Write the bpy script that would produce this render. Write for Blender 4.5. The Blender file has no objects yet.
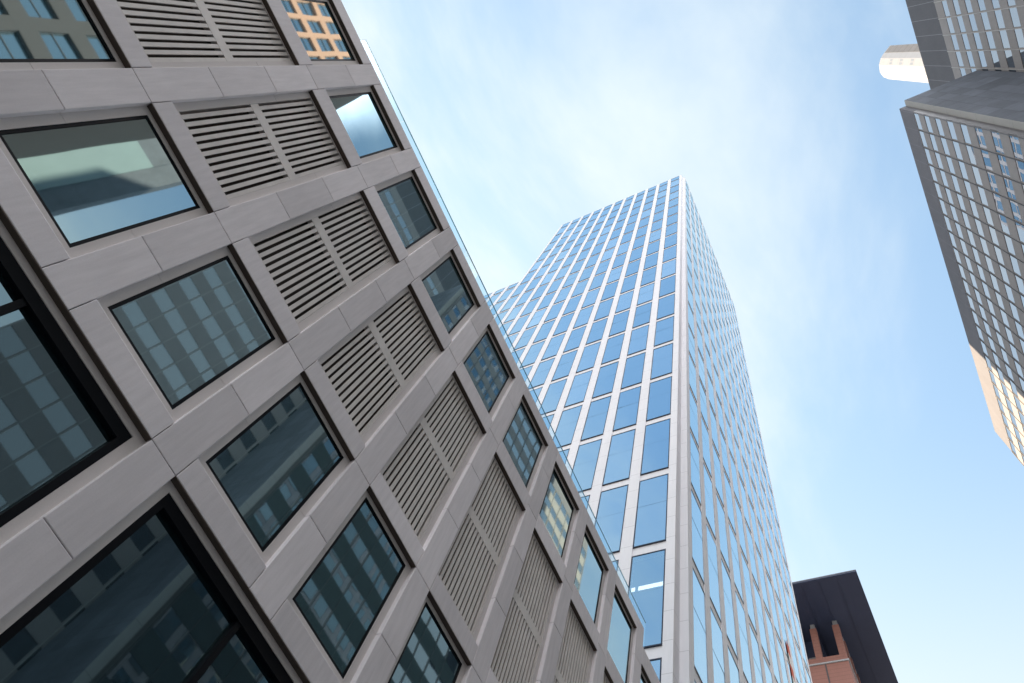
import bpy, bmesh, math, random
from mathutils import Matrix, Vector
random.seed(7)
S = bpy.context.scene
C = S.collection

# ------------------------------------------------------------------ camera
ROT = ((0.4189665342268479, -0.8808672784277441, 0.22031768198045792),
       (0.8736428289324607, 0.3249504390034814, -0.36215386184097476),
       (0.2474171591721775, 0.34420931130163135, 0.9057067402644334))
FPX = 705.667
cam_d = bpy.data.cameras.new("camera")
cam = bpy.data.objects.new("camera", cam_d); C.objects.link(cam)
r, u, b = Vector(ROT[0]), -Vector(ROT[1]), -Vector(ROT[2])
cam.matrix_world = Matrix(((r.x, u.x, b.x, 0), (r.y, u.y, b.y, 0), (r.z, u.z, b.z, 0), (0, 0, 0, 1)))
cam_d.sensor_width = 36; cam_d.lens = FPX / 1024 * 36
cam_d.clip_start = .05; cam_d.clip_end = 6000
S.camera = cam
GROUND = -1.6

# ------------------------------------------------------------------ sky, sun, exposure
SUN_EL, SUN_AZ = math.radians(37), math.radians(23.6)      # azimuth from +Y towards +X
sun_dir = Vector((math.sin(SUN_AZ) * math.cos(SUN_EL), math.cos(SUN_AZ) * math.cos(SUN_EL), math.sin(SUN_EL)))
W = bpy.data.worlds.new("World"); S.world = W; W.use_nodes = True
nt = W.node_tree; nt.nodes.clear()
def N(t, **k):
    n = nt.nodes.new(t)
    for a, v in k.items(): setattr(n, a, v)
    return n
L = lambda a, b: nt.links.new(a, b)
out = N('ShaderNodeOutputWorld'); bg = N('ShaderNodeBackground'); L(bg.outputs[0], out.inputs[0])
bg.inputs[1].default_value = .11
sky = N('ShaderNodeTexSky', sky_type='NISHITA', sun_disc=False, sun_elevation=SUN_EL, sun_rotation=SUN_AZ,
        air_density=1.0, dust_density=.6, ozone_density=2.2)
tc = N('ShaderNodeTexCoord')
sep = N('ShaderNodeSeparateXYZ'); L(tc.outputs['Generated'], sep.inputs[0])
def M(op, a, b=None, c=None, clamp=False):
    n = N('ShaderNodeMath', operation=op, use_clamp=clamp)
    for i, v in enumerate((a, b, c)):
        if v is None: continue
        if isinstance(v, (int, float)): n.inputs[i].default_value = v
        else: L(v, n.inputs[i])
    return n.outputs[0]
zc = M('MAXIMUM', sep.outputs[2], .06)
cmb = N('ShaderNodeCombineXYZ')
L(M('DIVIDE', sep.outputs[0], zc), cmb.inputs[0]); L(M('DIVIDE', sep.outputs[1], zc), cmb.inputs[1])
mp = N('ShaderNodeMapping'); L(cmb.outputs[0], mp.inputs[0])
mp.inputs['Rotation'].default_value = (0, 0, math.radians(32)); mp.inputs['Scale'].default_value = (.75, 1.35, 1)
mp.inputs['Location'].default_value = (3.1, 2.4, 0)
n1 = N('ShaderNodeTexNoise'); L(mp.outputs[0], n1.inputs['Vector'])
n1.inputs['Scale'].default_value = 1.5; n1.inputs['Detail'].default_value = 7; n1.inputs['Roughness'].default_value = .58; n1.inputs['Distortion'].default_value = .4
# thin high cloud lies on the sun's side of the sky
dot = N('ShaderNodeVectorMath', operation='DOT_PRODUCT'); L(tc.outputs['Generated'], dot.inputs[0]); dot.inputs[1].default_value = sun_dir
aur = N('ShaderNodeMapRange'); L(dot.outputs['Value'], aur.inputs[0])
aur.inputs[1].default_value = .35; aur.inputs[2].default_value = 1.0; aur.inputs[3].default_value = 0; aur.inputs[4].default_value = 1
veil = M('POWER', aur.outputs[0], 1.3)
cl = N('ShaderNodeMapRange', interpolation_type='SMOOTHSTEP'); L(n1.outputs['Fac'], cl.inputs[0])
cl.inputs[1].default_value = .40; cl.inputs[2].default_value = .70
lowh = N('ShaderNodeMapRange', interpolation_type='SMOOTHSTEP'); L(sep.outputs[2], lowh.inputs[0])
lowh.inputs[1].default_value = .88; lowh.inputs[2].default_value = .50; lowh.inputs[3].default_value = 0; lowh.inputs[4].default_value = .75
mask = M('ADD', M('MULTIPLY', cl.outputs[0], M('MULTIPLY_ADD', veil, .22, .40)), M('MULTIPLY_ADD', veil, .50, .30), clamp=False)
mask = M('MULTIPLY_ADD', lowh.outputs[0], .95, mask, clamp=True)
mix = N('ShaderNodeMix', data_type='RGBA')
L(mask, mix.inputs['Factor']); 
sk = N('ShaderNodeVectorMath', operation='MULTIPLY'); L(sky.outputs[0], sk.inputs[0]); sk.inputs[1].default_value = (.53, 1.00, 1.05)
L(sk.outputs[0], mix.inputs['A'])
cg = M('MULTIPLY_ADD', M('POWER', aur.outputs[0], 3.0), .14, 1.0)
cw_ = N('ShaderNodeVectorMath', operation='SCALE'); cw_.inputs[0].default_value = (2.60, 2.90, 3.05); L(cg, cw_.inputs['Scale'])
L(cw_.outputs[0], mix.inputs['B'])
# bright sky patch added out of view to light the shaded fronts
cd = N('ShaderNodeVectorMath', operation='DOT_PRODUCT'); L(tc.outputs['Generated'], cd.inputs[0]); cd.inputs[1].default_value = Vector((-.5, -.32, .80)).normalized()
cm = N('ShaderNodeMapRange', interpolation_type='SMOOTHSTEP'); L(M('MULTIPLY_ADD', n1.outputs['Fac'], .08, M('SUBTRACT', cd.outputs['Value'], .04)), cm.inputs[0])
cm.inputs[1].default_value = .90; cm.inputs[2].default_value = .965; cm.inputs[3].default_value = 0; cm.inputs[4].default_value = 1
mix2 = N('ShaderNodeMix', data_type='RGBA'); L(cm.outputs[0], mix2.inputs['Factor'])
L(mix.outputs['Result'], mix2.inputs['A']); mix2.inputs['B'].default_value = (19, 19.5, 20.5, 1)
L(mix2.outputs['Result'], bg.inputs[0])

sl = bpy.data.lights.new("sun", 'SUN'); sl.energy = 4.2; sl.angle = math.radians(.53); sl.color = (1, .79, .55)
so = bpy.data.objects.new("sun", sl); C.objects.link(so); so.location = (20, 60, 300)
so.rotation_euler = (-sun_dir).to_track_quat('-Z', 'Y').to_euler()
S.view_settings.view_transform = 'Standard'; S.view_settings.look = 'None'
S.view_settings.gamma = 1; S.view_settings.exposure = 1.66
S.cycles.max_bounces = 8; S.cycles.diffuse_bounces = 4; S.cycles.glossy_bounces = 5; S.cycles.transparent_max_bounces = 12

# ------------------------------------------------------------------ materials
def newmat(name):
    m = bpy.data.materials.new(name); m.use_nodes = True
    t = m.node_tree; t.nodes.clear()
    o = t.nodes.new('ShaderNodeOutputMaterial')
    return m, t, o
def stone(name, col, rough=.8, streak=(3, 3, .45), amt=.16, joint=None, joint_dir=2, grain=.06, tone=0.0, metal=0.0, spec=.3, dirt=.10):
    """cladding: streaky veining, fine grain, soft weather stains, optional joint lines in the object's metres"""
    m, t, o = newmat(name)
    p = t.nodes.new('ShaderNodeBsdfPrincipled'); t.links.new(p.outputs[0], o.inputs[0])
    p.inputs['Roughness'].default_value = rough; p.inputs['Metallic'].default_value = metal
    p.inputs['Specular IOR Level'].default_value = spec
    g = t.nodes.new('ShaderNodeNewGeometry')
    def nz(scale, vec, det=6, ro=.6):
        mpn = t.nodes.new('ShaderNodeMapping'); mpn.inputs['Scale'].default_value = vec
        t.links.new(g.outputs['Position'], mpn.inputs[0])
        n = t.nodes.new('ShaderNodeTexNoise'); n.inputs['Scale'].default_value = scale
        n.inputs['Detail'].default_value = det; n.inputs['Roughness'].default_value = ro
        t.links.new(mpn.outputs[0], n.inputs['Vector']); return n.outputs['Fac']
    def mth(op, a, b=None, c=None):
        n = t.nodes.new('ShaderNodeMath'); n.operation = op
        for i, v in enumerate((a, b, c)):
            if v is None: continue
            if isinstance(v, (int, float)): n.inputs[i].default_value = v
            else: t.links.new(v, n.inputs[i])
        return n.outputs[0]
    f = mth('MULTIPLY_ADD', nz(2.2, streak), 2 * amt, 1 - amt)
    f = mth('MULTIPLY', f, mth('MULTIPLY_ADD', nz(45, (1, 1, 1), 2), 2 * grain, 1 - grain))
    f = mth('MULTIPLY', f, mth('MULTIPLY_ADD', nz(.55, (1, 1, .5), 5), 2 * dirt, 1 - dirt))
    if tone:
        at = t.nodes.new('ShaderNodeAttribute'); at.attribute_name = 'tone'
        f = mth('MULTIPLY', f, mth('MULTIPLY_ADD', at.outputs['Fac'], 2 * tone, 1 - tone))
    if joint:
        sp = t.nodes.new('ShaderNodeSeparateXYZ'); t.links.new(g.outputs['Position'], sp.inputs[0])
        k = mth('LESS_THAN', mth('MODULO', mth('ADD', sp.outputs[joint_dir], 400.0), joint[0]), joint[1])
        f = mth('MULTIPLY', f, mth('MULTIPLY_ADD', k, -joint[2], 1.0))
    mx = t.nodes.new('ShaderNodeVectorMath'); mx.operation = 'SCALE'; mx.inputs[0].default_value = col
    t.links.new(f, mx.inputs['Scale']); t.links.new(mx.outputs[0], p.inputs['Base Color'])
    bp = t.nodes.new('ShaderNodeBump'); bp.inputs['Strength'].default_value = .12; bp.inputs['Distance'].default_value = .01
    t.links.new(nz(30, (1, 1, 1), 3), bp.inputs['Height']); t.links.new(bp.outputs[0], p.inputs['Normal'])
    return m
def plain(name, col, rough=.5, metal=0.0, spec=.4):
    m, t, o = newmat(name)
    p = t.nodes.new('ShaderNodeBsdfPrincipled'); t.links.new(p.outputs[0], o.inputs[0])
    g = t.nodes.new('ShaderNodeNewGeometry'); n = t.nodes.new('ShaderNodeTexNoise'); n.inputs['Scale'].default_value = 3; n.inputs['Detail'].default_value = 5
    t.links.new(g.outputs['Position'], n.inputs['Vector'])
    mr = t.nodes.new('ShaderNodeMapRange'); mr.inputs[3].default_value = .82; mr.inputs[4].default_value = 1.18
    t.links.new(n.outputs['Fac'], mr.inputs[0])
    mx = t.nodes.new('ShaderNodeVectorMath'); mx.operation = 'SCALE'; mx.inputs[0].default_value = col
    t.links.new(mr.outputs[0], mx.inputs['Scale']); t.links.new(mx.outputs[0], p.inputs['Base Color'])
    p.inputs['Roughness'].default_value = rough; p.inputs['Metallic'].default_value = metal; p.inputs['Specular IOR Level'].default_value = spec
    return m
def glass(name, base, tint, f0, wave=.02, wscale=.6, through=0.0, rough=0.0, blinds=False):
    """coated pane: tinted mirror over a dark body, slightly wavy"""
    m, t, o = newmat(name)
    d = t.nodes.new('ShaderNodeBsdfDiffuse'); d.inputs[0].default_value = (*base, 1)
    body = d.outputs[0]
    at = t.nodes.new('ShaderNodeAttribute'); at.attribute_name = 'tone'
    if blinds:
        bm_ = t.nodes.new('ShaderNodeMix'); bm_.data_type = 'RGBA'; t.links.new(at.outputs['Fac'], bm_.inputs['Factor'])
        bm_.inputs['A'].default_value = (*base, 1); bm_.inputs['B'].default_value = (.45, .55, .62, 1)
        t.links.new(bm_.outputs['Result'], d.inputs[0])
    if through:
        tr = t.nodes.new('ShaderNodeBsdfTransparent'); tr.inputs[0].default_value = (.62, .72, .72, 1)
        mm = t.nodes.new('ShaderNodeMixShader'); mm.inputs[0].default_value = through
        t.links.new(d.outputs[0], mm.inputs[1]); t.links.new(tr.outputs[0], mm.inputs[2]); body = mm.outputs[0]
    gl = t.nodes.new('ShaderNodeBsdfGlossy'); gl.inputs['Color'].default_value = (*tint, 1); gl.inputs['Roughness'].default_value = rough
    lw = t.nodes.new('ShaderNodeLayerWeight'); lw.inputs[0].default_value = .5
    pw = t.nodes.new('ShaderNodeMath'); pw.operation = 'POWER'; pw.inputs[1].default_value = 4
    t.links.new(lw.outputs['Facing'], pw.inputs[0])
    ma = t.nodes.new('ShaderNodeMath'); ma.operation = 'MULTIPLY_ADD'; ma.inputs[1].default_value = 1 - f0; ma.inputs[2].default_value = f0
    t.links.new(pw.outputs[0], ma.inputs[0])
    ms = t.nodes.new('ShaderNodeMixShader'); t.links.new(ma.outputs[0], ms.inputs[0])
    t.links.new(body, ms.inputs[1]); t.links.new(gl.outputs[0], ms.inputs[2]); t.links.new(ms.outputs[0], o.inputs[0])
    if wave:
        g = t.nodes.new('ShaderNodeNewGeometry'); n = t.nodes.new('ShaderNodeTexNoise'); n.inputs['Scale'].default_value = wscale; n.inputs['Detail'].default_value = 1
        t.links.new(g.outputs['Position'], n.inputs['Vector'])
        bp = t.nodes.new('ShaderNodeBump'); bp.inputs['Strength'].default_value = 1; bp.inputs['Distance'].default_value = wave
        t.links.new(n.outputs['Fac'], bp.inputs['Height'])
        t.links.new(bp.outputs[0], gl.inputs['Normal'])
    return m

M_stone = stone('pale_stone_cladding', (.745, .705, .73), tone=.10, amt=.17, dirt=.16, streak=(5, 5, .5), rough=.75)
M_reveal = stone('stone_reveal', (.68, .64, .63), amt=.06, rough=.8)
M_void = plain('dark_cavity', (.012, .012, .013), .9)
M_bronze = plain('bronze_metal', (.085, .065, .052), .5, .2)
M_black = plain('black_window_frame', (.004, .005, .008), .5, 0.0, .12)
M_louvre = plain('louvre_aluminium', (.70, .66, .635), .6, .0)
M_lback = plain('louvre_back', (.055, .043, .037), .9)
M_glassL = glass('street_window_glass', (.018, .050, .056), (.66, .87, .95), .47, wave=.0018, wscale=.55, rough=.022)
M_glassD = glass('shop_window_glass', (.006, .016, .020), (.60, .84, .94), .27, wave=.0014, wscale=.5, rough=.02)
M_tstone = stone('light_tower_stone', (.80, .79, .82), amt=.05, joint=(1.89, .03, .30), dirt=.06, rough=.6)
M_tclear = glass('tower_glass_clear', (.03, .06, .10), (.52, .78, 1.0), .58, wave=.008, wscale=.3, through=.8)
M_lamp, t_, o_ = newmat('lamp_white'); e_ = t_.nodes.new('ShaderNodeEmission'); e_.inputs[0].default_value = (1, .97, .92, 1); e_.inputs[1].default_value = 1.1
t_.links.new(e_.outputs[0], o_.inputs[0])
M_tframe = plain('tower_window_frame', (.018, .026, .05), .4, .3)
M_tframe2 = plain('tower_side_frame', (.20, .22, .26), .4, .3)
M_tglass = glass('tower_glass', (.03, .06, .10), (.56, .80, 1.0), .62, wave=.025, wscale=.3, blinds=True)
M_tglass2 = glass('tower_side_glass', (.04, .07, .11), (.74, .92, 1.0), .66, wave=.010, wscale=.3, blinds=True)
M_slab = glass('slab_edge_panel', (.03, .06, .10), (.50, .70, .86), .60, wave=0)
M_rstone = stone('grey_brown_stone', (.31, .293, .295), amt=.10, dirt=.12)
M_rband = stone('grey_stone_band', (.165, .163, .185), amt=.12, joint=(1.9027, .05, -.35), joint_dir=0, dirt=.16)
M_shadestone = stone('shade_darkened_stone', (.06, .075, .08), amt=.2)  # lower storeys of the slab: street canyon shade put into the stone colour
M_slate = stone('slate_cladding', (.15, .165, .20), tone=.16, amt=.2, streak=(1, .3, .6), dirt=.3, joint=(3.6, .06, .25))
M_slate2 = stone('slate_band', (.12, .12, .135), amt=.12, joint=(1.8887, .06, -1.2), joint_dir=0, dirt=.14)
M_pil = stone('pilaster_stone', (.42, .41, .40), amt=.08, joint=(3.6, .05, .25))
M_rglass = glass('office_glass', (.02, .03, .04), (.94, .96, 1.0), .32, wave=.002, wscale=.5)
M_fin = plain('dark_fin', (.10, .095, .10), .5, .3)
M_lfin = plain('pale_fin', (.42, .40, .39), .5, .2)
M_white = stone('white_tower_cladding', (.38, .39, .42), amt=.05, joint=(3.5, .18, .12), dirt=.06, rough=.45)
M_grille = stone('grey_tower_cladding', (.22, .215, .22), amt=.1, joint=(3.5, .35, .25), dirt=.15)
M_red = stone('red_sandstone', (.27, .14, .122), amt=.12, joint=(.8, .05, .35))
M_soffit = stone('dark_soffit_metal', (.030, .042, .085), amt=.12, streak=(.4, 6, .4), dirt=.1, rough=.55)
M_sand = stone('salmon_sandstone', (.56, .33, .25), amt=.08, joint=(1.3, .03, .2))
M_brown = stone('brown_stone', (.085, .082, .092), amt=.12)
M_cream = stone('pale_panel', (.26, .34, .37), amt=.06)
M_copper = plain('grey_steel', (.33, .36, .40), .45, .4)
def rail_glass():
    m, t, o = newmat('railing_glass')
    tr = t.nodes.new('ShaderNodeBsdfTransparent'); tr.inputs[0].default_value = (.74, .90, .97, 1)
    gl = t.nodes.new('ShaderNodeBsdfGlossy'); gl.inputs['Roughness'].default_value = .01; gl.inputs['Color'].default_value = (.85, .97, 1, 1)
    fr = t.nodes.new('ShaderNodeFresnel'); fr.inputs[0].default_value = 1.5
    g = t.nodes.new('ShaderNodeNewGeometry'); n = t.nodes.new('ShaderNodeTexNoise'); n.inputs['Scale'].default_value = .8
    t.links.new(g.outputs['Position'], n.inputs['Vector'])
    ad = t.nodes.new('ShaderNodeMath'); ad.operation = 'MULTIPLY_ADD'; ad.inputs[1].default_value = .03
    t.links.new(n.outputs['Fac'], ad.inputs[0]); t.links.new(fr.outputs[0], ad.inputs[2])
    ms = t.nodes.new('ShaderNodeMixShader'); t.links.new(ad.outputs[0], ms.inputs[0])
    t.links.new(tr.outputs[0], ms.inputs[1]); t.links.new(gl.outputs[0], ms.inputs[2]); t.links.new(ms.outputs[0], o.inputs[0])
    return m
M_rail = rail_glass()
M_edge = plain('glass_edge', (.22, .45, .52), .2)

# ------------------------------------------------------------------ mesh helpers
class MB:
    def __init__(s): s.v = []; s.f = []; s.m = []; s.t = []
    def quad(s, pts, m=0, tone=.5):
        i = len(s.v); s.v += [tuple(p) for p in pts]; s.f.append(tuple(range(i, i + len(pts)))); s.m.append(m); s.t.append(tone)
    def box(s, x0, x1, y0, y1, z0, z1, m=0, tone=.5):
        i = len(s.v)
        s.v += [(x0, y0, z0), (x1, y0, z0), (x1, y1, z0), (x0, y1, z0), (x0, y0, z1), (x1, y0, z1), (x1, y1, z1), (x0, y1, z1)]
        for q in ((0, 3, 2, 1), (4, 5, 6, 7), (0, 1, 5, 4), (1, 2, 6, 5), (2, 3, 7, 6), (3, 0, 4, 7)):
            s.f.append(tuple(i + k for k in q)); s.m.append(m); s.t.append(tone)
    def prism(s, pts, z0, z1, m=0, msides=None):
        i = len(s.v); n = len(pts)
        s.v += [(x, y, z0) for x, y in pts] + [(x, y, z1) for x, y in pts]
        s.f.append(tuple(i + k for k in reversed(range(n)))); s.m.append(m); s.t.append(.5)
        s.f.append(tuple(i + n + k for k in range(n))); s.m.append(m); s.t.append(.5)
        for k in range(n):
            k2 = (k + 1) % n
            s.f.append((i + k, i + k2, i + n + k2, i + n + k)); s.m.append(msides[k] if msides else m); s.t.append(.5)
    def mesh(s, name, mats, org=(0, 0, 0)):
        me = bpy.data.meshes.new(name)
        ox, oy, oz = org
        me.from_pydata([(x - ox, y - oy, z - oz) for x, y, z in s.v], [], s.f)
        for m in mats: me.materials.append(m)
        me.polygons.foreach_set('material_index', s.m)
        a = me.attributes.new('tone', 'FLOAT', 'FACE'); a.data.foreach_set('value', s.t)
        me.update(); return me
def link(name, me, parent=None, loc=(0, 0, 0)):
    o = bpy.data.objects.new(name, me); C.objects.link(o); o.location = loc
    if parent is not None: o.parent = parent
    return o
def world_of(o):
    v = Vector((0, 0, 0))
    while o is not None: v += Vector(o.location); o = o.parent
    return v
def part(name, mb, mats, parent):
    return link(name, mb.mesh(name, mats, world_of(parent)), parent)
def thing(name, loc, label, cat, group=None):
    o = bpy.data.objects.new(name, None); C.objects.link(o); o.location = loc
    o['label'] = label; o['category'] = cat
    if group: o['group'] = group
    return o
def structure(name, mb, mats):
    o = link(name, mb.mesh(name, mats)); o['kind'] = 'structure'; return o
def proj(p):
    c = [sum(ROT[i][k] * p[k] for k in range(3)) for i in range(3)]
    if c[2] <= .1: return None
    return (c[0] / c[2] * FPX + 512, c[1] / c[2] * FPX + 341.5)
def frame_area(corners):
    """area in the picture of a quad, zero when its centre lies outside the frame"""
    ps = [proj(p) for p in corners]
    if any(p is None for p in ps): return 0
    cx = sum(p[0] for p in ps) / 4; cy = sum(p[1] for p in ps) / 4
    if not (-15 < cx < 1039 and -15 < cy < 698): return 0
    return abs(sum(ps[i][0] * ps[(i + 1) % 4][1] - ps[(i + 1) % 4][0] * ps[i][1] for i in range(4))) / 2

# ------------------------------------------------------------------ ground
g = MB(); g.quad([(-3000, -3000, GROUND - .16), (3000, -3000, GROUND - .16), (3000, 3000, GROUND - .16), (-3000, 3000, GROUND - .16)])
M_asph = stone('asphalt', (.055, .055, .058), amt=.2, grain=.25, streak=(.4, .4, .4))
M_pave = stone('granite_paving', (.20, .20, .205), amt=.1, joint=(.6, .012, .4), joint_dir=0, streak=(1, 1, 1))
M_paint = stone('road_paint', (.72, .72, .70), amt=.1, streak=(2, 2, 2))
structure('ground', g, [M_pave])
g = MB(); g.quad([(-300, -14, GROUND - .15), (300, -14, GROUND - .15), (300, -1.5, GROUND - .15), (-300, -1.5, GROUND - .15)])
structure('road', g, [M_asph])
g = MB()
for k in range(-25, 26): g.box(k * 8, k * 8 + 3, -7.85, -7.7, GROUND - .148, GROUND - .143)
structure('road_markings', g, [M_paint])
g = MB(); g.box(-300, 300, -1.5, 7.8, GROUND - .158, GROUND); g.box(-300, 300, -19.0, -14, GROUND - .158, GROUND)
structure('pavement', g, [M_pave])

# ------------------------------------------------------------------ near office block with the stone grid front
X0, P, BW = -5.63576584, 2.57109752, 1.9667451
YF, RD, IN = 8.0, .115, .147          # face, depth of the recess, width of the recessed inner frame
D_T, C_B, C_T, B_B, B_T, A_B, A_T, TOP = 7.09, 7.58, 10.717, 11.23, 16.294, 16.97, 19.942, 20.52
GAP = .011
block = thing('office_block', (8, YF + 6, GROUND), 'low office block with pale stone grid front, dark windows and louvres beside glass tower', 'building')
K0, K1 = -4, 9
w = MB(); tone = lambda: random.random()
def panel(x0, x1, z0, z1): w.box(x0 + GAP / 2, x1 - GAP / 2, YF, YF + .13, z0 + GAP / 2, z1 - GAP / 2, 0, tone())
def zsplit(x0, x1, zs):
    for a, c in zip(zs, zs[1:]): panel(x0, x1, a, c)
xs = lambda k: X0 + k * P
TOP9 = 19.66
atop = lambda k: 18.9 if k == 9 else A_T
ptop = lambda k: TOP9 if k == 9 else TOP
for k in range(K0, K1 + 1):
    a, e, nx = xs(k), xs(k) + BW, xs(k + 1)
    low = [D_T, 8.91, C_T, 12.75, 14.71, 16.6, 18.75, ptop(k)]
    pair_open = (k % 2 == 1)           # k and k+1 share one tall shop opening
    if not pair_open: zsplit(e, nx, [GROUND, .9, 3.4, 5.3] + low)
    else: zsplit(e, nx, low)
    panel(a, e, D_T, C_B); panel(a, e, C_T, B_B); panel(a, e, B_T, A_B); panel(a, e, atop(k), ptop(k))
panel(xs(K0) - (P - BW), xs(K0), GROUND, TOP)
panel(xs(K1 + 1), 22.2, GROUND, TOP9)
XH = xs(9) - .02                      # the high part stops here
# recessed inner stone frames and the dark slot under every head
inner = MB()
def inner_frame(x0, x1, z0, z1, head=.107, zj=None):
    y0, y1 = YF + RD, YF + .42
    cuts = [z0] + ([zj] if zj else []) + [z1]
    for a, c in zip(cuts, cuts[1:]):
        inner.box(x0 - .05, x0 + IN, y0, y1, a + (.004 if a != z0 else 0), c - (.004 if c != z1 else 0), 0)
        inner.box(x1 - IN, x1 + .05, y0, y1, a + (.004 if a != z0 else 0), c - (.004 if c != z1 else 0), 0)
    inner.box(x0 + IN, x1 - IN, y0, y1, z1 - head, z1 + .04, 0)
    inner.box(x0 + IN, x1 - IN, y0, y1, z0 - .05, z0 + .18, 0)
    inner.box(x0 + .004, x1 - .004, YF + .006, YF + RD - .001, z1 - .012, z1 + .004, 1)
for k in range(K0, K1 + 1):
    a, e = xs(k), xs(k) + BW
    inner_frame(a, e, C_B, C_T, zj=8.91)
    inner_frame(a, e, B_B, B_T, head=.05, zj=14.71)
    inner_frame(a, e, A_B, atop(k), zj=18.75)
    if k % 2 == 1 and k < K1: inner_frame(a, xs(k + 1) + BW, GROUND + .1, D_T, head=.13)
wall = part('wall', w, [M_stone], block)
bv = wall.modifiers.new('edge', 'BEVEL'); bv.width = .012; bv.segments = 2; bv.limit_method = 'ANGLE'
part('window_reveal', inner, [M_reveal, M_bronze], block)
bk = MB()
bk.box(xs(K0) - .4, XH - .1, YF + .45, 20, GROUND, 20.15, 0); bk.box(XH - .09, 22.15, YF + .45, 20, GROUND, 19.3, 0)
bk.box(XH - .08, XH, YF + .135, 20, 19.3, TOP - .02, 1); bk.box(XH + .02, 22.15, YF + .135, YF + .40, 19.2, TOP9 - .03, 1)
bk.box(xs(K0) - .5, xs(K0) - .4, YF + .14, 20, GROUND, TOP - .02, 1)
bk.box(22.17, 22.25, YF + .14, 20, GROUND, TOP9 - .02, 1)
bk.box(xs(K0) - .4, XH - .09, YF + .135, YF + .40, 19.95, TOP - .03, 1)
for k in range(K0, K1 + 2):            # dark backing of the open joints behind each pier
    bk.box(xs(k) - (P - BW) - .045, xs(k) + .045, YF + .133, YF + .44, D_T if (k % 2 == 0) else GROUND, 19.9 if k < 10 else 19.1, 0)
for k in range(K0, K1 + 1):
    for z0, z1 in ((D_T + .05, C_B - .06), (C_T + .05, B_B - .06), (B_T + .05, A_B - .06)):
        bk.box(xs(k) + .05, xs(k) + BW - .05, YF + .133, YF + .44, z0, z1, 0)
part('building_core', bk, [M_void, M_stone], block)
# windows
def window_meshes(w_, h_, fr=.055, tag='window'):
    f = MB()
    for x0, x1, z0, z1 in ((-w_/2, -w_/2 + fr, -h_/2, h_/2), (w_/2 - fr, w_/2, -h_/2, h_/2), (-w_/2 + fr, w_/2 - fr, h_/2 - fr, h_/2), (-w_/2 + fr, w_/2 - fr, -h_/2, -h_/2 + fr)):
        f.box(x0, x1, 0, .12, z0, z1)
    p = MB(); p.box(-w_/2 + fr + .002, w_/2 - fr - .002, .012, .035, -h_/2 + fr + .002, h_/2 - fr - .002)
    return f.mesh(tag, [M_black]), p.mesh('pane', [M_glassL])
YW = YF + RD + .012
wo = world_of(block)
def place_window(fm, pm, x, z):
    o = link('window', fm, block, Vector((x, YW, z)) - wo)
    p = link('pane', pm, o); p.rotation_euler = (random.uniform(-.0035, .0035), 0, random.uniform(-.0035, .0035))
    return o
cw = BW - 2 * IN - .004
C_fm, C_pm = window_meshes(cw, C_T - .109 - C_B - .182)
A_fm, A_pm = window_meshes(cw, A_T - .109 - A_B - .182)
A9_fm, A9_pm = window_meshes(cw, 18.9 - .109 - A_B - .182)
for k in range(K0, K1 + 1):
    xc = xs(k) + BW / 2
    place_window(C_fm, C_pm, xc, (C_T - .109 + C_B + .182) / 2)
    at = atop(k)
    place_window(*( (A9_fm, A9_pm) if k == 9 else (A_fm, A_pm)), xc, (at - .109 + A_B + .182) / 2)
# tall shop windows
def shop_window(k):
    x0, x1 = xs(k) + IN + .003, xs(k + 1) + BW - IN - .003
    z0, z1 = GROUND + .29, D_T - .135
    xc = (x0 + x1) / 2
    f = MB(); yy = YW
    for a, c, d, e in ((x0, x0 + .11, z0, z1), (x1 - .11, x1, z0, z1)): f.box(a, c, yy, yy + .25, d, e)
    f.box(x0 + .11, x1 - .11, yy, yy + .25, z1 - .19, z1); f.box(x0 + .11, x1 - .11, yy, yy + .25, z0, z0 + .12)
    o = link('window', f.mesh('shop_window', [M_black], (xc, yy, 0)), block, Vector((xc, yy, 0)) - wo)
    mu = MB(); mu.box(-.05, .05, .02, .22, z0 + .12, z1 - .19); mu.box(x0 + .11 - xc, x1 - .11 - xc, .03, .2, 2.35, 2.45)
    link('mullion', mu.mesh('mullion', [M_black]), o)
    for a, c in ((x0 + .112, xc - .052), (xc + .052, x1 - .112)):
        p = MB(); p.box(a - xc, c - xc, .10, .125, z0 + .122, z1 - .192); q = link('pane', p.mesh('pane', [M_glassD]), o)
        q.rotation_euler = (random.uniform(-.002, .002), 0, random.uniform(-.002, .002))
for k in (-3, -1, 1, 3, 5, 7): shop_window(k)
# louvres
lv = MB(); half = BW / 2 - IN - .002
nsl = 12; pitch = 2 * half / nsl
zl = (B_B + .182, 13.67, 13.96, B_T - .052)
zm = (zl[0] + zl[3]) / 2
for i in range(nsl):
    x = -half + pitch * (i + .42)
    for z0, z1 in ((zl[0], zl[1]), (zl[2], zl[3])):
        lv.box(x, x + pitch * .56, .0, .03, z0 - zm, z1 - zm, 0)
lv.box(-half, half, -.004, .12, zl[1] - zm, zl[2] - zm, 0)
lv.box(-half, half, .20, .22, zl[0] - zm, zl[3] - zm, 1)
lme = lv.mesh('louvre', [M_louvre, M_lback])
for k in range(K0, K1 + 1): link('louvre', lme, block, Vector((xs(k) + BW / 2, YW, zm)) - wo)
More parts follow.
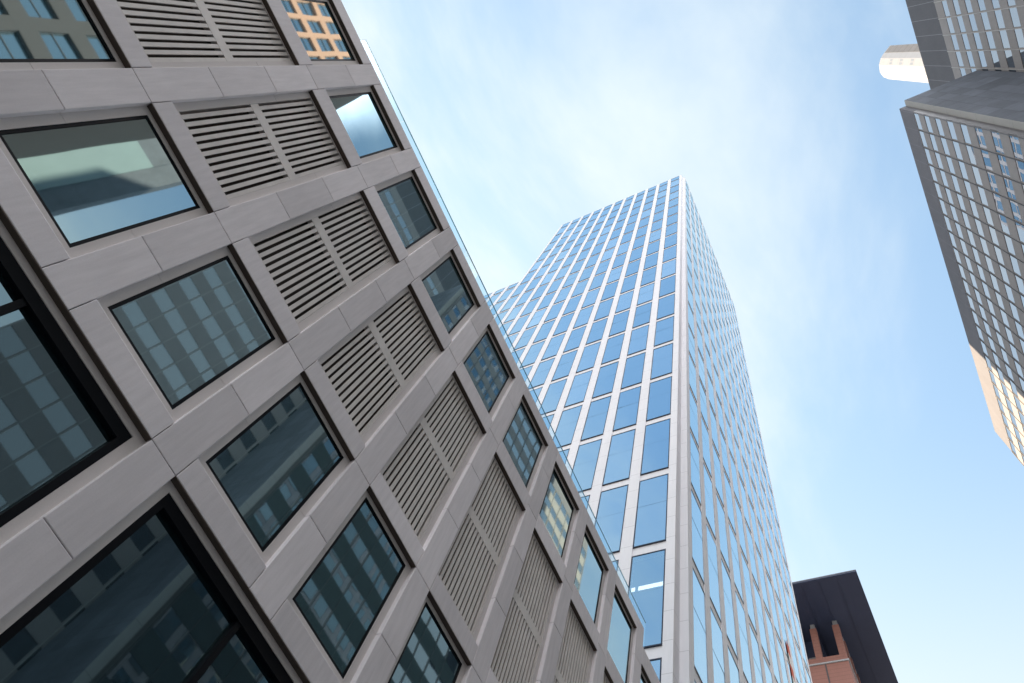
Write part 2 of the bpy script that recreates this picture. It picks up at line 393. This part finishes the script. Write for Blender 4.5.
# parapet coping and glass railing
cp = MB(); cp.box(xs(K0) - .5, XH, YF + .01, YF + .40, TOP - .004, TOP + .03); cp.box(XH + .01, 22.25, YF + .01, YF + .40, TOP9 - .004, TOP9 + .03)
part('coping', cp, [M_louvre], block)
rl = MB(); RY, RZ0, RZ1 = YF + .22, TOP - .3, 21.52
x = -4.5
rg = MB(); re = MB()
RX1 = 18.1
while x < RX1 - .1:
    x1 = min(x + 2.56, RX1)
    rg.quad([(x + .008, RY, RZ0), (x1 - .008, RY, RZ0), (x1 - .008, RY, RZ1 - .02), (x + .008, RY, RZ1 - .02)])
    x = x1
re.box(-4.5, RX1, RY - .006, RY + .026, RZ1 - .014, RZ1 + .004)
re.box(-4.515, -4.5, RY - .004, RY + .024, RZ0, RZ1 + .006)
ro = part('glass_railing', rg, [M_rail], block)
part('handrail', re, [M_edge], ro)

# ------------------------------------------------------------------ glass tower
TX, TYR, TH = 22.385, 8.358, 165.3
tower = thing('glass_tower', (40, 25, GROUND), 'tall blue glass tower with white stone grid and sharp corner, behind the low office block', 'building')
GR = .03                                # glass sits this far behind the stone
ZB, ZP, ZH = 25.10, 7.56, 6.80          # two-storey window cells
WPY, WWY, WY0 = 2.68, 1.95, 9.31
WPX, WWX, WX0 = 2.715, 1.93, 23.78
LOWTOP = 118.4
tw = MB()
nJ = 19; J0 = -3
nL, nLow = 11, 6
YEND = WY0 + nL * WPY - (WPY - WWY) + .55       # far end of the high part
YLOW = WY0 + (nL + nLow) * WPY
# left face piers
tw.box(TX, TX + .4, 8.80, WY0, GROUND, TH, 0)
for i in range(nL + nLow):
    y0 = WY0 + i * WPY + WWY
    y1 = WY0 + (i + 1) * WPY
    hi = TH if i < nL - 1 else LOWTOP
    if i == nL - 1:
        tw.box(TX, TX + .4, y0, YEND, GROUND, TH, 0); tw.box(TX, TX + .4, YEND + .002, y1, GROUND, LOWTOP, 0)
    else: tw.box(TX, TX + .4, y0, y1, GROUND, hi, 0)
for i in range(nL + nLow):
    y0 = WY0 + i * WPY; y1 = y0 + WWY
    lim = TH if i < nL else LOWTOP
    for j in range(J0, nJ + 1):
        z1 = ZB + j * ZP; z0 = z1 - (ZP - ZH)
        if z1 < lim - .5: tw.box(TX + GR + .055, TX + .4, y0, y1, z0, z1, 0)
    tw.box(TX + .004, TX + .4, y0, y1, lim - .28, lim, 0)
# re-entrant corner
tw.box(TX + .4, 23.135, 8.80, 9.2, GROUND, TH, 0)
tw.box(23.135, 23.5, TYR, 9.2, GROUND, TH - .02, 0)
# right face
nR = 12
XE = WX0 + nR * WPX - (WPX - WWX) + .6
tw.box(23.5, WX0, TYR, TYR + .4, GROUND, TH - .02, 0)
for i in range(nR):
    x0 = WX0 + i * WPX + WWX; x1 = WX0 + (i + 1) * WPX if i < nR - 1 else XE
    tw.box(x0, x1, TYR, TYR + .4, GROUND, TH, 0)
    a, c = WX0 + i * WPX, x0
    for j in range(J0, nJ + 1):
        z1 = ZB + j * ZP; z0 = z1 - (ZP - ZH)
        if z1 < TH - .5: tw.box(a, c, TYR + GR + .03, TYR + .4, z0, z1, 0)
    tw.box(a, c, TYR + .004, TYR + .4, TH - .28, TH, 0)
# back faces and roofs
tw.box(XE - .4, XE, TYR + .402, YEND, GROUND, TH - .03, 0)
tw.box(TX + .402, XE - .402, YEND - .4, YEND, GROUND, TH - .03, 0)
part('wall', tw, [M_tstone], tower)
tc_ = MB(); tc_.box(TX + .43, XE - .42, 9.25, YEND - .42, GROUND, TH - .6, 0)
tc_.box(TX + .43, XE - .42, YEND + .01, YLOW - .8, GROUND, LOWTOP - .6, 0)
part('building_core', tc_, [M_void], tower)
def tower_pane(mb, kind, u0, u1, z0, z1, jit=0.0):
    """one two-storey window: dark frame, slab line, two panes; kind L lies in a plane of constant x, R of constant y"""
    fr = .075 if kind == 'L' else .05
    blind = random.choice((.02, .05, .05, .1, .15, .3, .7)) * random.uniform(.6, 1.3)
    def bx(a, c, d0, d1, e, f, m):
        if kind == 'L': mb.box(TX + d0, TX + d1, a, c, e, f, m)
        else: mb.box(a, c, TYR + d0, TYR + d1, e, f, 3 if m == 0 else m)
    bx(u0, u0 + fr, GR - .018, GR + .2, z0, z1, 0); bx(u1 - fr, u1, GR - .018, GR + .2, z0, z1, 0)
    bx(u0 + fr, u1 - fr, GR - .018, GR + .2, z0, z0 + fr, 0); bx(u0 + fr, u1 - fr, GR - .018, GR + .2, z1 - fr, z1, 0)
    zm = z0 + (ZH if z1 - z0 > 5 else 9) * .56
    halves = [(z0 + fr, zm - .03), (zm + .03, z1 - fr)] if zm < z1 - .3 else [(z0 + fr, z1 - fr)]
    if len(halves) == 2 and kind == 'L': bx(u0 + fr, u1 - fr, GR + .0, GR + .2, zm - .03, zm + .03, 2)
    for a, c in halves:
        j = [random.uniform(-jit, jit) for _ in range(3)]
        pts = [(u0 + fr, a), (u1 - fr, a), (u1 - fr, c), (u0 + fr, c)]
        dd = [GR + j[0], GR + j[1], GR + j[1] + j[2] - j[0], GR + j[2]]
        if kind == 'L': q = [(TX + d, u, z) for d, (u, z) in zip(dd, pts)][::-1]
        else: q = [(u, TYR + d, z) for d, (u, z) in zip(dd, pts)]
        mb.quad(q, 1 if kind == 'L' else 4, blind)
cells = []
for i in range(nL + nLow):
    lim = TH if i < nL else LOWTOP
    for j in range(J0, nJ):
        z0 = ZB + j * ZP; z1 = min(z0 + ZH, lim - .28)
        if z1 - z0 > .6: cells.append(('L', WY0 + i * WPY, WY0 + i * WPY + WWY, z0, z1))
for i in range(nR):
    for j in range(J0, nJ):
        z0 = ZB + j * ZP; z1 = min(z0 + ZH, TH - .28)
        if z1 - z0 > .6: cells.append(('R', WX0 + i * WPX, WX0 + i * WPX + WWX, z0, z1))
def cell_area(c):
    k, a, e, z0, z1 = c
    q = [(TX, a, z0), (TX, e, z0), (TX, e, z1), (TX, a, z1)] if k == 'L' else [(a, TYR, z0), (e, TYR, z0), (e, TYR, z1), (a, TYR, z1)]
    cz = [sum(p[i] for p in q) / 4 for i in range(3)]
    if k == 'L' and cz[2] / max(cz[1] - 0, .1) < 0: return 0
    # hidden behind the near block's roof edge
    s = YF / cz[1]
    if cz[1] > YF and cz[2] * s < 20.4 and cz[0] * s < 22: return 0
    return frame_area(q)
def split_parts(parent, name, stuffname, cells, area, draw, mats, limit=100):
    order = sorted(cells, key=area, reverse=True)
    for c in order[:limit]:
        mb = MB(); draw(mb, c); part(name, mb, mats, parent)
    rest = MB()
    for c in order[limit:]: draw(rest, c)
    if rest.v:
        o = part(stuffname, rest, mats, parent); o['kind'] = 'stuff'
lit = [c for c in cells if c[0] == 'L' and abs(c[1] - WY0) < .01 and abs(c[3] - ZB) < .01][0]
cells.remove(lit)
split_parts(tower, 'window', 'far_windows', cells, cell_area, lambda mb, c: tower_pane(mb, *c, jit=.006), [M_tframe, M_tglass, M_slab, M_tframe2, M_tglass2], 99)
mb = MB(); tower_pane(mb, *lit, jit=.003); lw_ = part('window', mb, [M_tframe, M_tclear, M_slab], tower)
mb = MB(); mb.box(TX + .24, TX + .26, 9.50, 10.82, 29.33, 29.62); mb.box(TX + .24, TX + .26, 11.0, 11.22, 29.33, 29.62)
part('ceiling_lamp', mb, [M_lamp], lw_)

# ------------------------------------------------------------------ slab office buildings across the street
def ribbon_building(obj, Y, x0, x1, depth, top, band_z, wx0, px, ncol, row0, rp, wh, fin, bandmat, wallmat, finw=.07, shade_below=-9):
    wl = MB()
    nrow = int((row0 - GROUND - 3) / rp)
    wl.box(x0, x1, Y - .6, Y, band_z, top, 1)
    prev = band_z
    for r_ in range(nrow):
        zt = row0 - r_ * rp
        wl.box(x0, x1, Y - .6, Y - .003, zt, prev - .002, 3 if zt < shade_below else 0); prev = zt - wh
    wl.box(x0, x1, Y - .6, Y - .003, GROUND, prev - .002, 3 if shade_below > 0 else 0)
    wl.box(x0 - .006, wx0 - .02, Y - .605, Y - .006, GROUND, band_z - .01, 2)  # end cap; the dark fin colour stands in for its unlit side
    wl.box(wx0 + ncol * px + .02, x1 + .006, Y - .605, Y - .006, GROUND, band_z - .01, 0)
    wl.box(x0 + .002, x1 - .002, Y - depth, Y - .61, GROUND, top - .05, 0)
    for i in range(ncol + 1):
        xx = wx0 + i * px
        wl.box(xx - finw / 2, xx + finw / 2, Y - .3, Y + .05, GROUND, band_z, 2)
    part('wall', wl, [wallmat, bandmat, fin, M_shadestone], obj)
    cells = [(wx0 + i * px + finw / 2, wx0 + (i + 1) * px - finw / 2, row0 - r_ * rp - wh, row0 - r_ * rp) for i in range(ncol) for r_ in range(nrow)]
    def draw(mb, c):
        a, e, z0, z1 = c; j = [random.uniform(-.004, .004) for _ in range(3)]
        d = [-.035 + j[0], -.035 + j[1], -.035 + j[1] + j[2] - j[0], -.035 + j[2]]
        mb.quad([(u, Y + dd, z) for dd, (u, z) in zip(d, ((e, z0), (a, z0), (a, z1), (e, z1)))], 0)
        ex = e - (e - a) * .06
        mb.box(ex, e, Y - .08, Y - .02, z0, z1, 1)
    return cells, draw
slab = thing('office_building', (34, -22.2, GROUND), 'dark grey slab building with ribbon windows across the street, its far end in sunshine', 'building')
KS = .935
R1Y, R1X0, R1X1, R1T = -20.4 * KS, 15.66 * KS, 60.6 * KS, 94.9 * KS
cells, draw = ribbon_building(slab, R1Y, R1X0, R1X1, 8.2 * KS, R1T, 89.5 * KS, 15.75 * KS, 2.035 * KS, 22, 89.42 * KS, 3.596 * KS, 1.72 * KS, M_fin, M_rband, M_rstone, shade_below=48)
def r1_area(c):
    a, e, z0, z1 = c; return frame_area([(a, R1Y, z0), (e, R1Y, z0), (e, R1Y, z1), (a, R1Y, z1)])
split_parts(slab, 'window', 'far_windows', cells, r1_area, draw, [M_rglass, M_rstone])
ew = MB(); ew.box(15.0 * KS, 15.66 * KS - .007, -28.86 * KS + .03, -21.15 * KS - .004, GROUND, R1T)
rows_ = [R1T - .01 - 3.25 * i for i in range(27)]; ys_ = [-21.15 * KS - .01 - i * 1.195 for i in range(7)]; ys_[-1] = -28.86 * KS + .04
ys_ = [y for y in ys_ if y >= -28.86 * KS + .03]
for z1, z0 in zip(rows_, rows_[1:]):
    if z0 < GROUND: break
    for y1, y0 in zip(ys_, ys_[1:]): ew.box(15.0 * KS - .03, 15.0 * KS - .002, y0 + .008, y1 - .008, z0 + .008, z1 - .008, 0, random.random())
part('end_wall', ew, [M_slate], slab)
pl = MB(); pl.box(15.0 * KS - .034, 15.66 * KS - .03, -21.15 * KS - .003, -21.15 * KS + .03, GROUND, R1T - .02); part('pilaster', pl, [M_pil], slab)
slab2 = thing('office_building', (18, -29.5, GROUND), 'taller grey brown slab building with a dark top band, rising behind the dark grey slab', 'building')
R2Y = -28.86 * KS
cells, draw = ribbon_building(slab2, R2Y, -3.5 * KS, 44.4 * KS, 7.9 * KS, 114.3 * KS, 103.2 * KS, (8.70 - 6 * 2.02) * KS, 2.02 * KS, 23, 100.65 * KS, 3.556 * KS, 1.72 * KS, M_lfin, M_slate2, M_rstone)
def r2_area(c):
    a, e, z0, z1 = c
    if a > 17.3: return 0
    return frame_area([(a, R2Y, z0), (e, R2Y, z0), (e, R2Y, z1), (a, R2Y, z1)])
split_parts(slab2, 'window', 'far_windows', cells, r2_area, draw, [M_rglass, M_rstone])

# ------------------------------------------------------------------ white rounded tower behind
rt = thing('round_tower', (18.5, -38, GROUND), 'white tower with a rounded front and grey side, showing behind the taller grey slab', 'tower')
pts = [(17.28, -39.36)]
ctrl = [(x * KS, y * KS) for x, y in [(17.28, -39.36), (18.05, -38.45), (19.26, -37.80), (20.77, -37.55), (22.1, -37.95), (23.0, -38.8), (23.4, -40.2)]]
pts = ctrl + [(x * KS, y * KS) for x, y in [(23.4, -46), (19.2, -46), (16.31, -40.86)]]
TT = 182 * KS
m = MB(); m.prism(pts[::-1], GROUND, TT, 0)
part('wall', m, [M_white], rt)
m = MB()
dx, dy = 17.28 - 16.31, -39.36 + 40.86; ln = math.hypot(dx, dy); nx, ny = -dy / ln, dx / ln
q = [(17.25 * KS, -39.40 * KS), (16.33 * KS, -40.83 * KS)]
m.prism([q[0], (q[0][0] + nx * .03, q[0][1] + ny * .03), (q[1][0] + nx * .03, q[1][1] + ny * .03), q[1]], GROUND, TT - .5, 0)
part('side_cladding', m, [M_grille], rt)
for (ax, ay), (bx_, by_) in ((ctrl[1], ctrl[2]), (ctrl[2], ctrl[3])):
    for fz in (TT - 9.5, TT - 16.5, TT - 23.5):
        for t0, t1 in ((.12, .42), (.58, .88)):
            ex, ey = bx_ - ax, by_ - ay; l_ = math.hypot(ex, ey); ox, oy = -ey / l_ * .012, ex / l_ * .012
            a0 = (ax + ex * t0, ay + ey * t0); a1 = (ax + ex * t1, ay + ey * t1)
            m = MB(); m.quad([(a0[0] + ox, a0[1] + oy, fz), (a1[0] + ox, a1[1] + oy, fz), (a1[0] + ox, a1[1] + oy, fz + 1.8), (a0[0] + ox, a0[1] + oy, fz + 1.8)][::-1])
            part('window', m, [M_copper], rt)

# ------------------------------------------------------------------ red sandstone tower with the flat overhanging roof
jc = thing('sandstone_tower', (112, 18, GROUND), 'red sandstone tower with open columned top under a wide dark flat roof', 'building')
BX0, BY0, BX1, BY1 = 102.4, 8.65, 128.0, 31.5
ZS, ZF = 113.0, 103.6
m = MB()
m.box(BX0, BX1, BY0, BY1, GROUND, 103.0, 0)
m.box(BX0, BX0 + .9, BY0, BY1, 103.3, 104.6, 0); m.box(BX0 + .902, BX1, BY0, BY0 + .9, 103.3, 104.6, 0)
part('wall', m, [M_red], jc)
m = MB(); m.box(BX0 - .18, BX1 + .1, BY0 - .18, BY1, 103.0, 103.3, 0)
part('cornice', m, [M_copper], jc)
cols = [(BX0 + .6, BY0 + .62 + 4.0 * i) for i in range(6)] + [(BX0 + .6 + 4.0 * i, BY0 + .62) for i in range(1, 7)]
for cx_, cy_ in cols:
    m = MB(); m.box(-.58, .58, -.58, .58, 104.6, 111.7)
    o = link('column', m.mesh('column', [M_red], (0, 0, 104.6)), jc, Vector((cx_, cy_, 104.6)) - world_of(jc))
    m = MB(); m.box(-.4, .4, -.4, .4, 111.7, ZS + .05); link('capital', m.mesh('capital', [M_copper], (0, 0, 104.6)), o)
m = MB(); m.box(BX0 + 4.0, BX1 - 1, BY0 + 4.2, BY1 - 1, 103.3, ZS + .05, 0); m.box(BX0 + 1, BX1 - .5, BY0 + 1, BY1 - .5, 103.02, 103.6, 0)
for i in range(5):
    m.box(BX0 + 3.9, BX0 + 4.05, BY0 + 4.6 + 3.8 * i, BY0 + 6.9 + 3.8 * i, 104.6, 108.9, 1)
part('loggia_wall', m, [M_soffit, M_copper], jc)
m = MB(); RX0, RY0_ = 92.95, 2.58
m.box(RX0, 138, RY0_, 38, ZS, ZS + .5, 0)
m.box(RX0 + .12, 138, RY0_ + .12, 38, ZS - .10, ZS - .002, 0)
for i in range(1, 12): m.box(RX0 + .5, 137, RY0_ + .4 + 3.1 * i, RY0_ + .52 + 3.1 * i, ZS - .18, ZS - .101, 0)
rf = part('roof', m, [M_soffit], jc)
m = MB(); m.box(RX0 - .02, 138, RY0_ - .03, RY0_ - .002, ZS + .3, ZS + .52); m.box(RX0 - .03, RX0 - .002, RY0_, 38, ZS + .3, ZS + .52)
part('fascia', m, [M_slate], rf)
for i in range(1, 6):
    m = MB(); m.box(BX0 - .05, BX0 + .05, BY0 + 3.85 * i - .12, BY0 + 3.85 * i + .12, 60, 102.9); part('pilaster', m, [M_brown], jc)

# ------------------------------------------------------------------ neighbours seen in the window reflections
sb = thing('sandstone_building', (-36, -32, GROUND), 'salmon sandstone office building with square windows, seen mirrored in the top left window', 'building')
SX1, SY, ST = -13.1, -20.4, 89.5
m = MB()
m.box(-60, SX1, -26, SY - .5, GROUND, ST, 1)
pz, pxx = 4.5, 2.15
nrow, ncol = 5, 21
zb0 = ST - 1.2 - nrow * pz
m.box(-60, SX1 - .002, SY - .499, SY, ST - 1.2, ST + .01, 0)
swin = []
for i in range(ncol):
    xa = SX1 - .7 - (i + 1) * pxx
    m.box(xa, xa + .55, SY - .499, SY - .002, zb0, ST - 1.2, 0)
    for r_ in range(nrow): swin.append((xa + .55, xa + pxx, zb0 + r_ * pz + 1.15, zb0 + (r_ + 1) * pz))
m.box(SX1 - .7, SX1 - .002, SY - .499, SY - .002, zb0, ST - 1.2, 0)
for r_ in range(nrow): m.box(-60, SX1 - .7, SY - .498, SY - .004, zb0 + r_ * pz, zb0 + r_ * pz + 1.15, 0)
# plainer brown lower storeys
for r_ in range(16):
    z0 = zb0 - (r_ + 1) * 4.1
    if z0 < GROUND: break
    m.box(-60, SX1, SY - .499, SY + .02, z0, z0 + 1.5, 1)
    for i in range(16):
        xa = SX1 - .4 - i * 2.9
        m.box(xa - 1.0, xa, SY - .499, SY + .015, z0 + 1.5, z0 + 4.1, 1)
        if i < 15: swin.append((xa - 2.9, xa - 1.0, z0 + 1.5, z0 + 4.1))
part('wall', m, [M_sand, M_brown], sb)
def sdraw(mb, c):
    a, e, z0, z1 = c; mb.quad([(e, SY - .25, z0), (a, SY - .25, z0), (a, SY - .25, z1), (e, SY - .25, z1)], 0)
    mb.box(a, e, SY - .26, SY - .2, (z0 + z1) / 2 - .04, (z0 + z1) / 2 + .04, 1)
M_sglass = glass('blue_window_glass', (.03, .06, .09), (.6, .75, .9), .5, wave=.01)
split_parts(sb, 'window', 'far_windows', swin, lambda c: c[2] + c[0] * .4, sdraw, [M_sglass, M_fin])
pb = thing('pale_building', (-40, -68, GROUND), 'pale panelled office building mirrored in the second window of the stone grid block', 'building')
m = MB(); m.box(-62, -19.4, -63, -60, GROUND, 94, 0); m.box(-62, -16.5, -62.9, -60.5, GROUND, 140, 1); m.box(-19.39, -16.5, -60.49, -60.2, GROUND, 140, 1)
part('wall', m, [M_cream, M_slate], pb)

# ------------------------------------------------------------------ red and white striped strip on the tower
bn = thing('striped_strip', (46.9, TYR - .06, 45.4), 'narrow red and white striped banner on the glass tower near the brick tower', 'strip')
BZ, BX_ = (49.9, 48.6, 47.4, 46.2, 45.4), (46.5, 47.25)  # narrow red and white stripes stacked on the tower glass
M_bred = plain('red_strip', (.62, .12, .07), .8); M_bwhite = plain('white_strip', (.75, .74, .72), .8)
for i in range(len(BZ) - 1):
    m = MB(); m.box(BX_[0], BX_[1], TYR - .035, TYR - .012, BZ[i + 1] + .004, BZ[i] - .004)
    part('red_stripe' if i % 2 == 0 else 'white_stripe', m, [M_bred if i % 2 == 0 else M_bwhite], bn)
m = MB(); m.box(BX_[0] - .06, BX_[1] + .06, TYR - .04, TYR - .008, BZ[0], BZ[0] + .08); part('top_rail', m, [M_copper], bn)
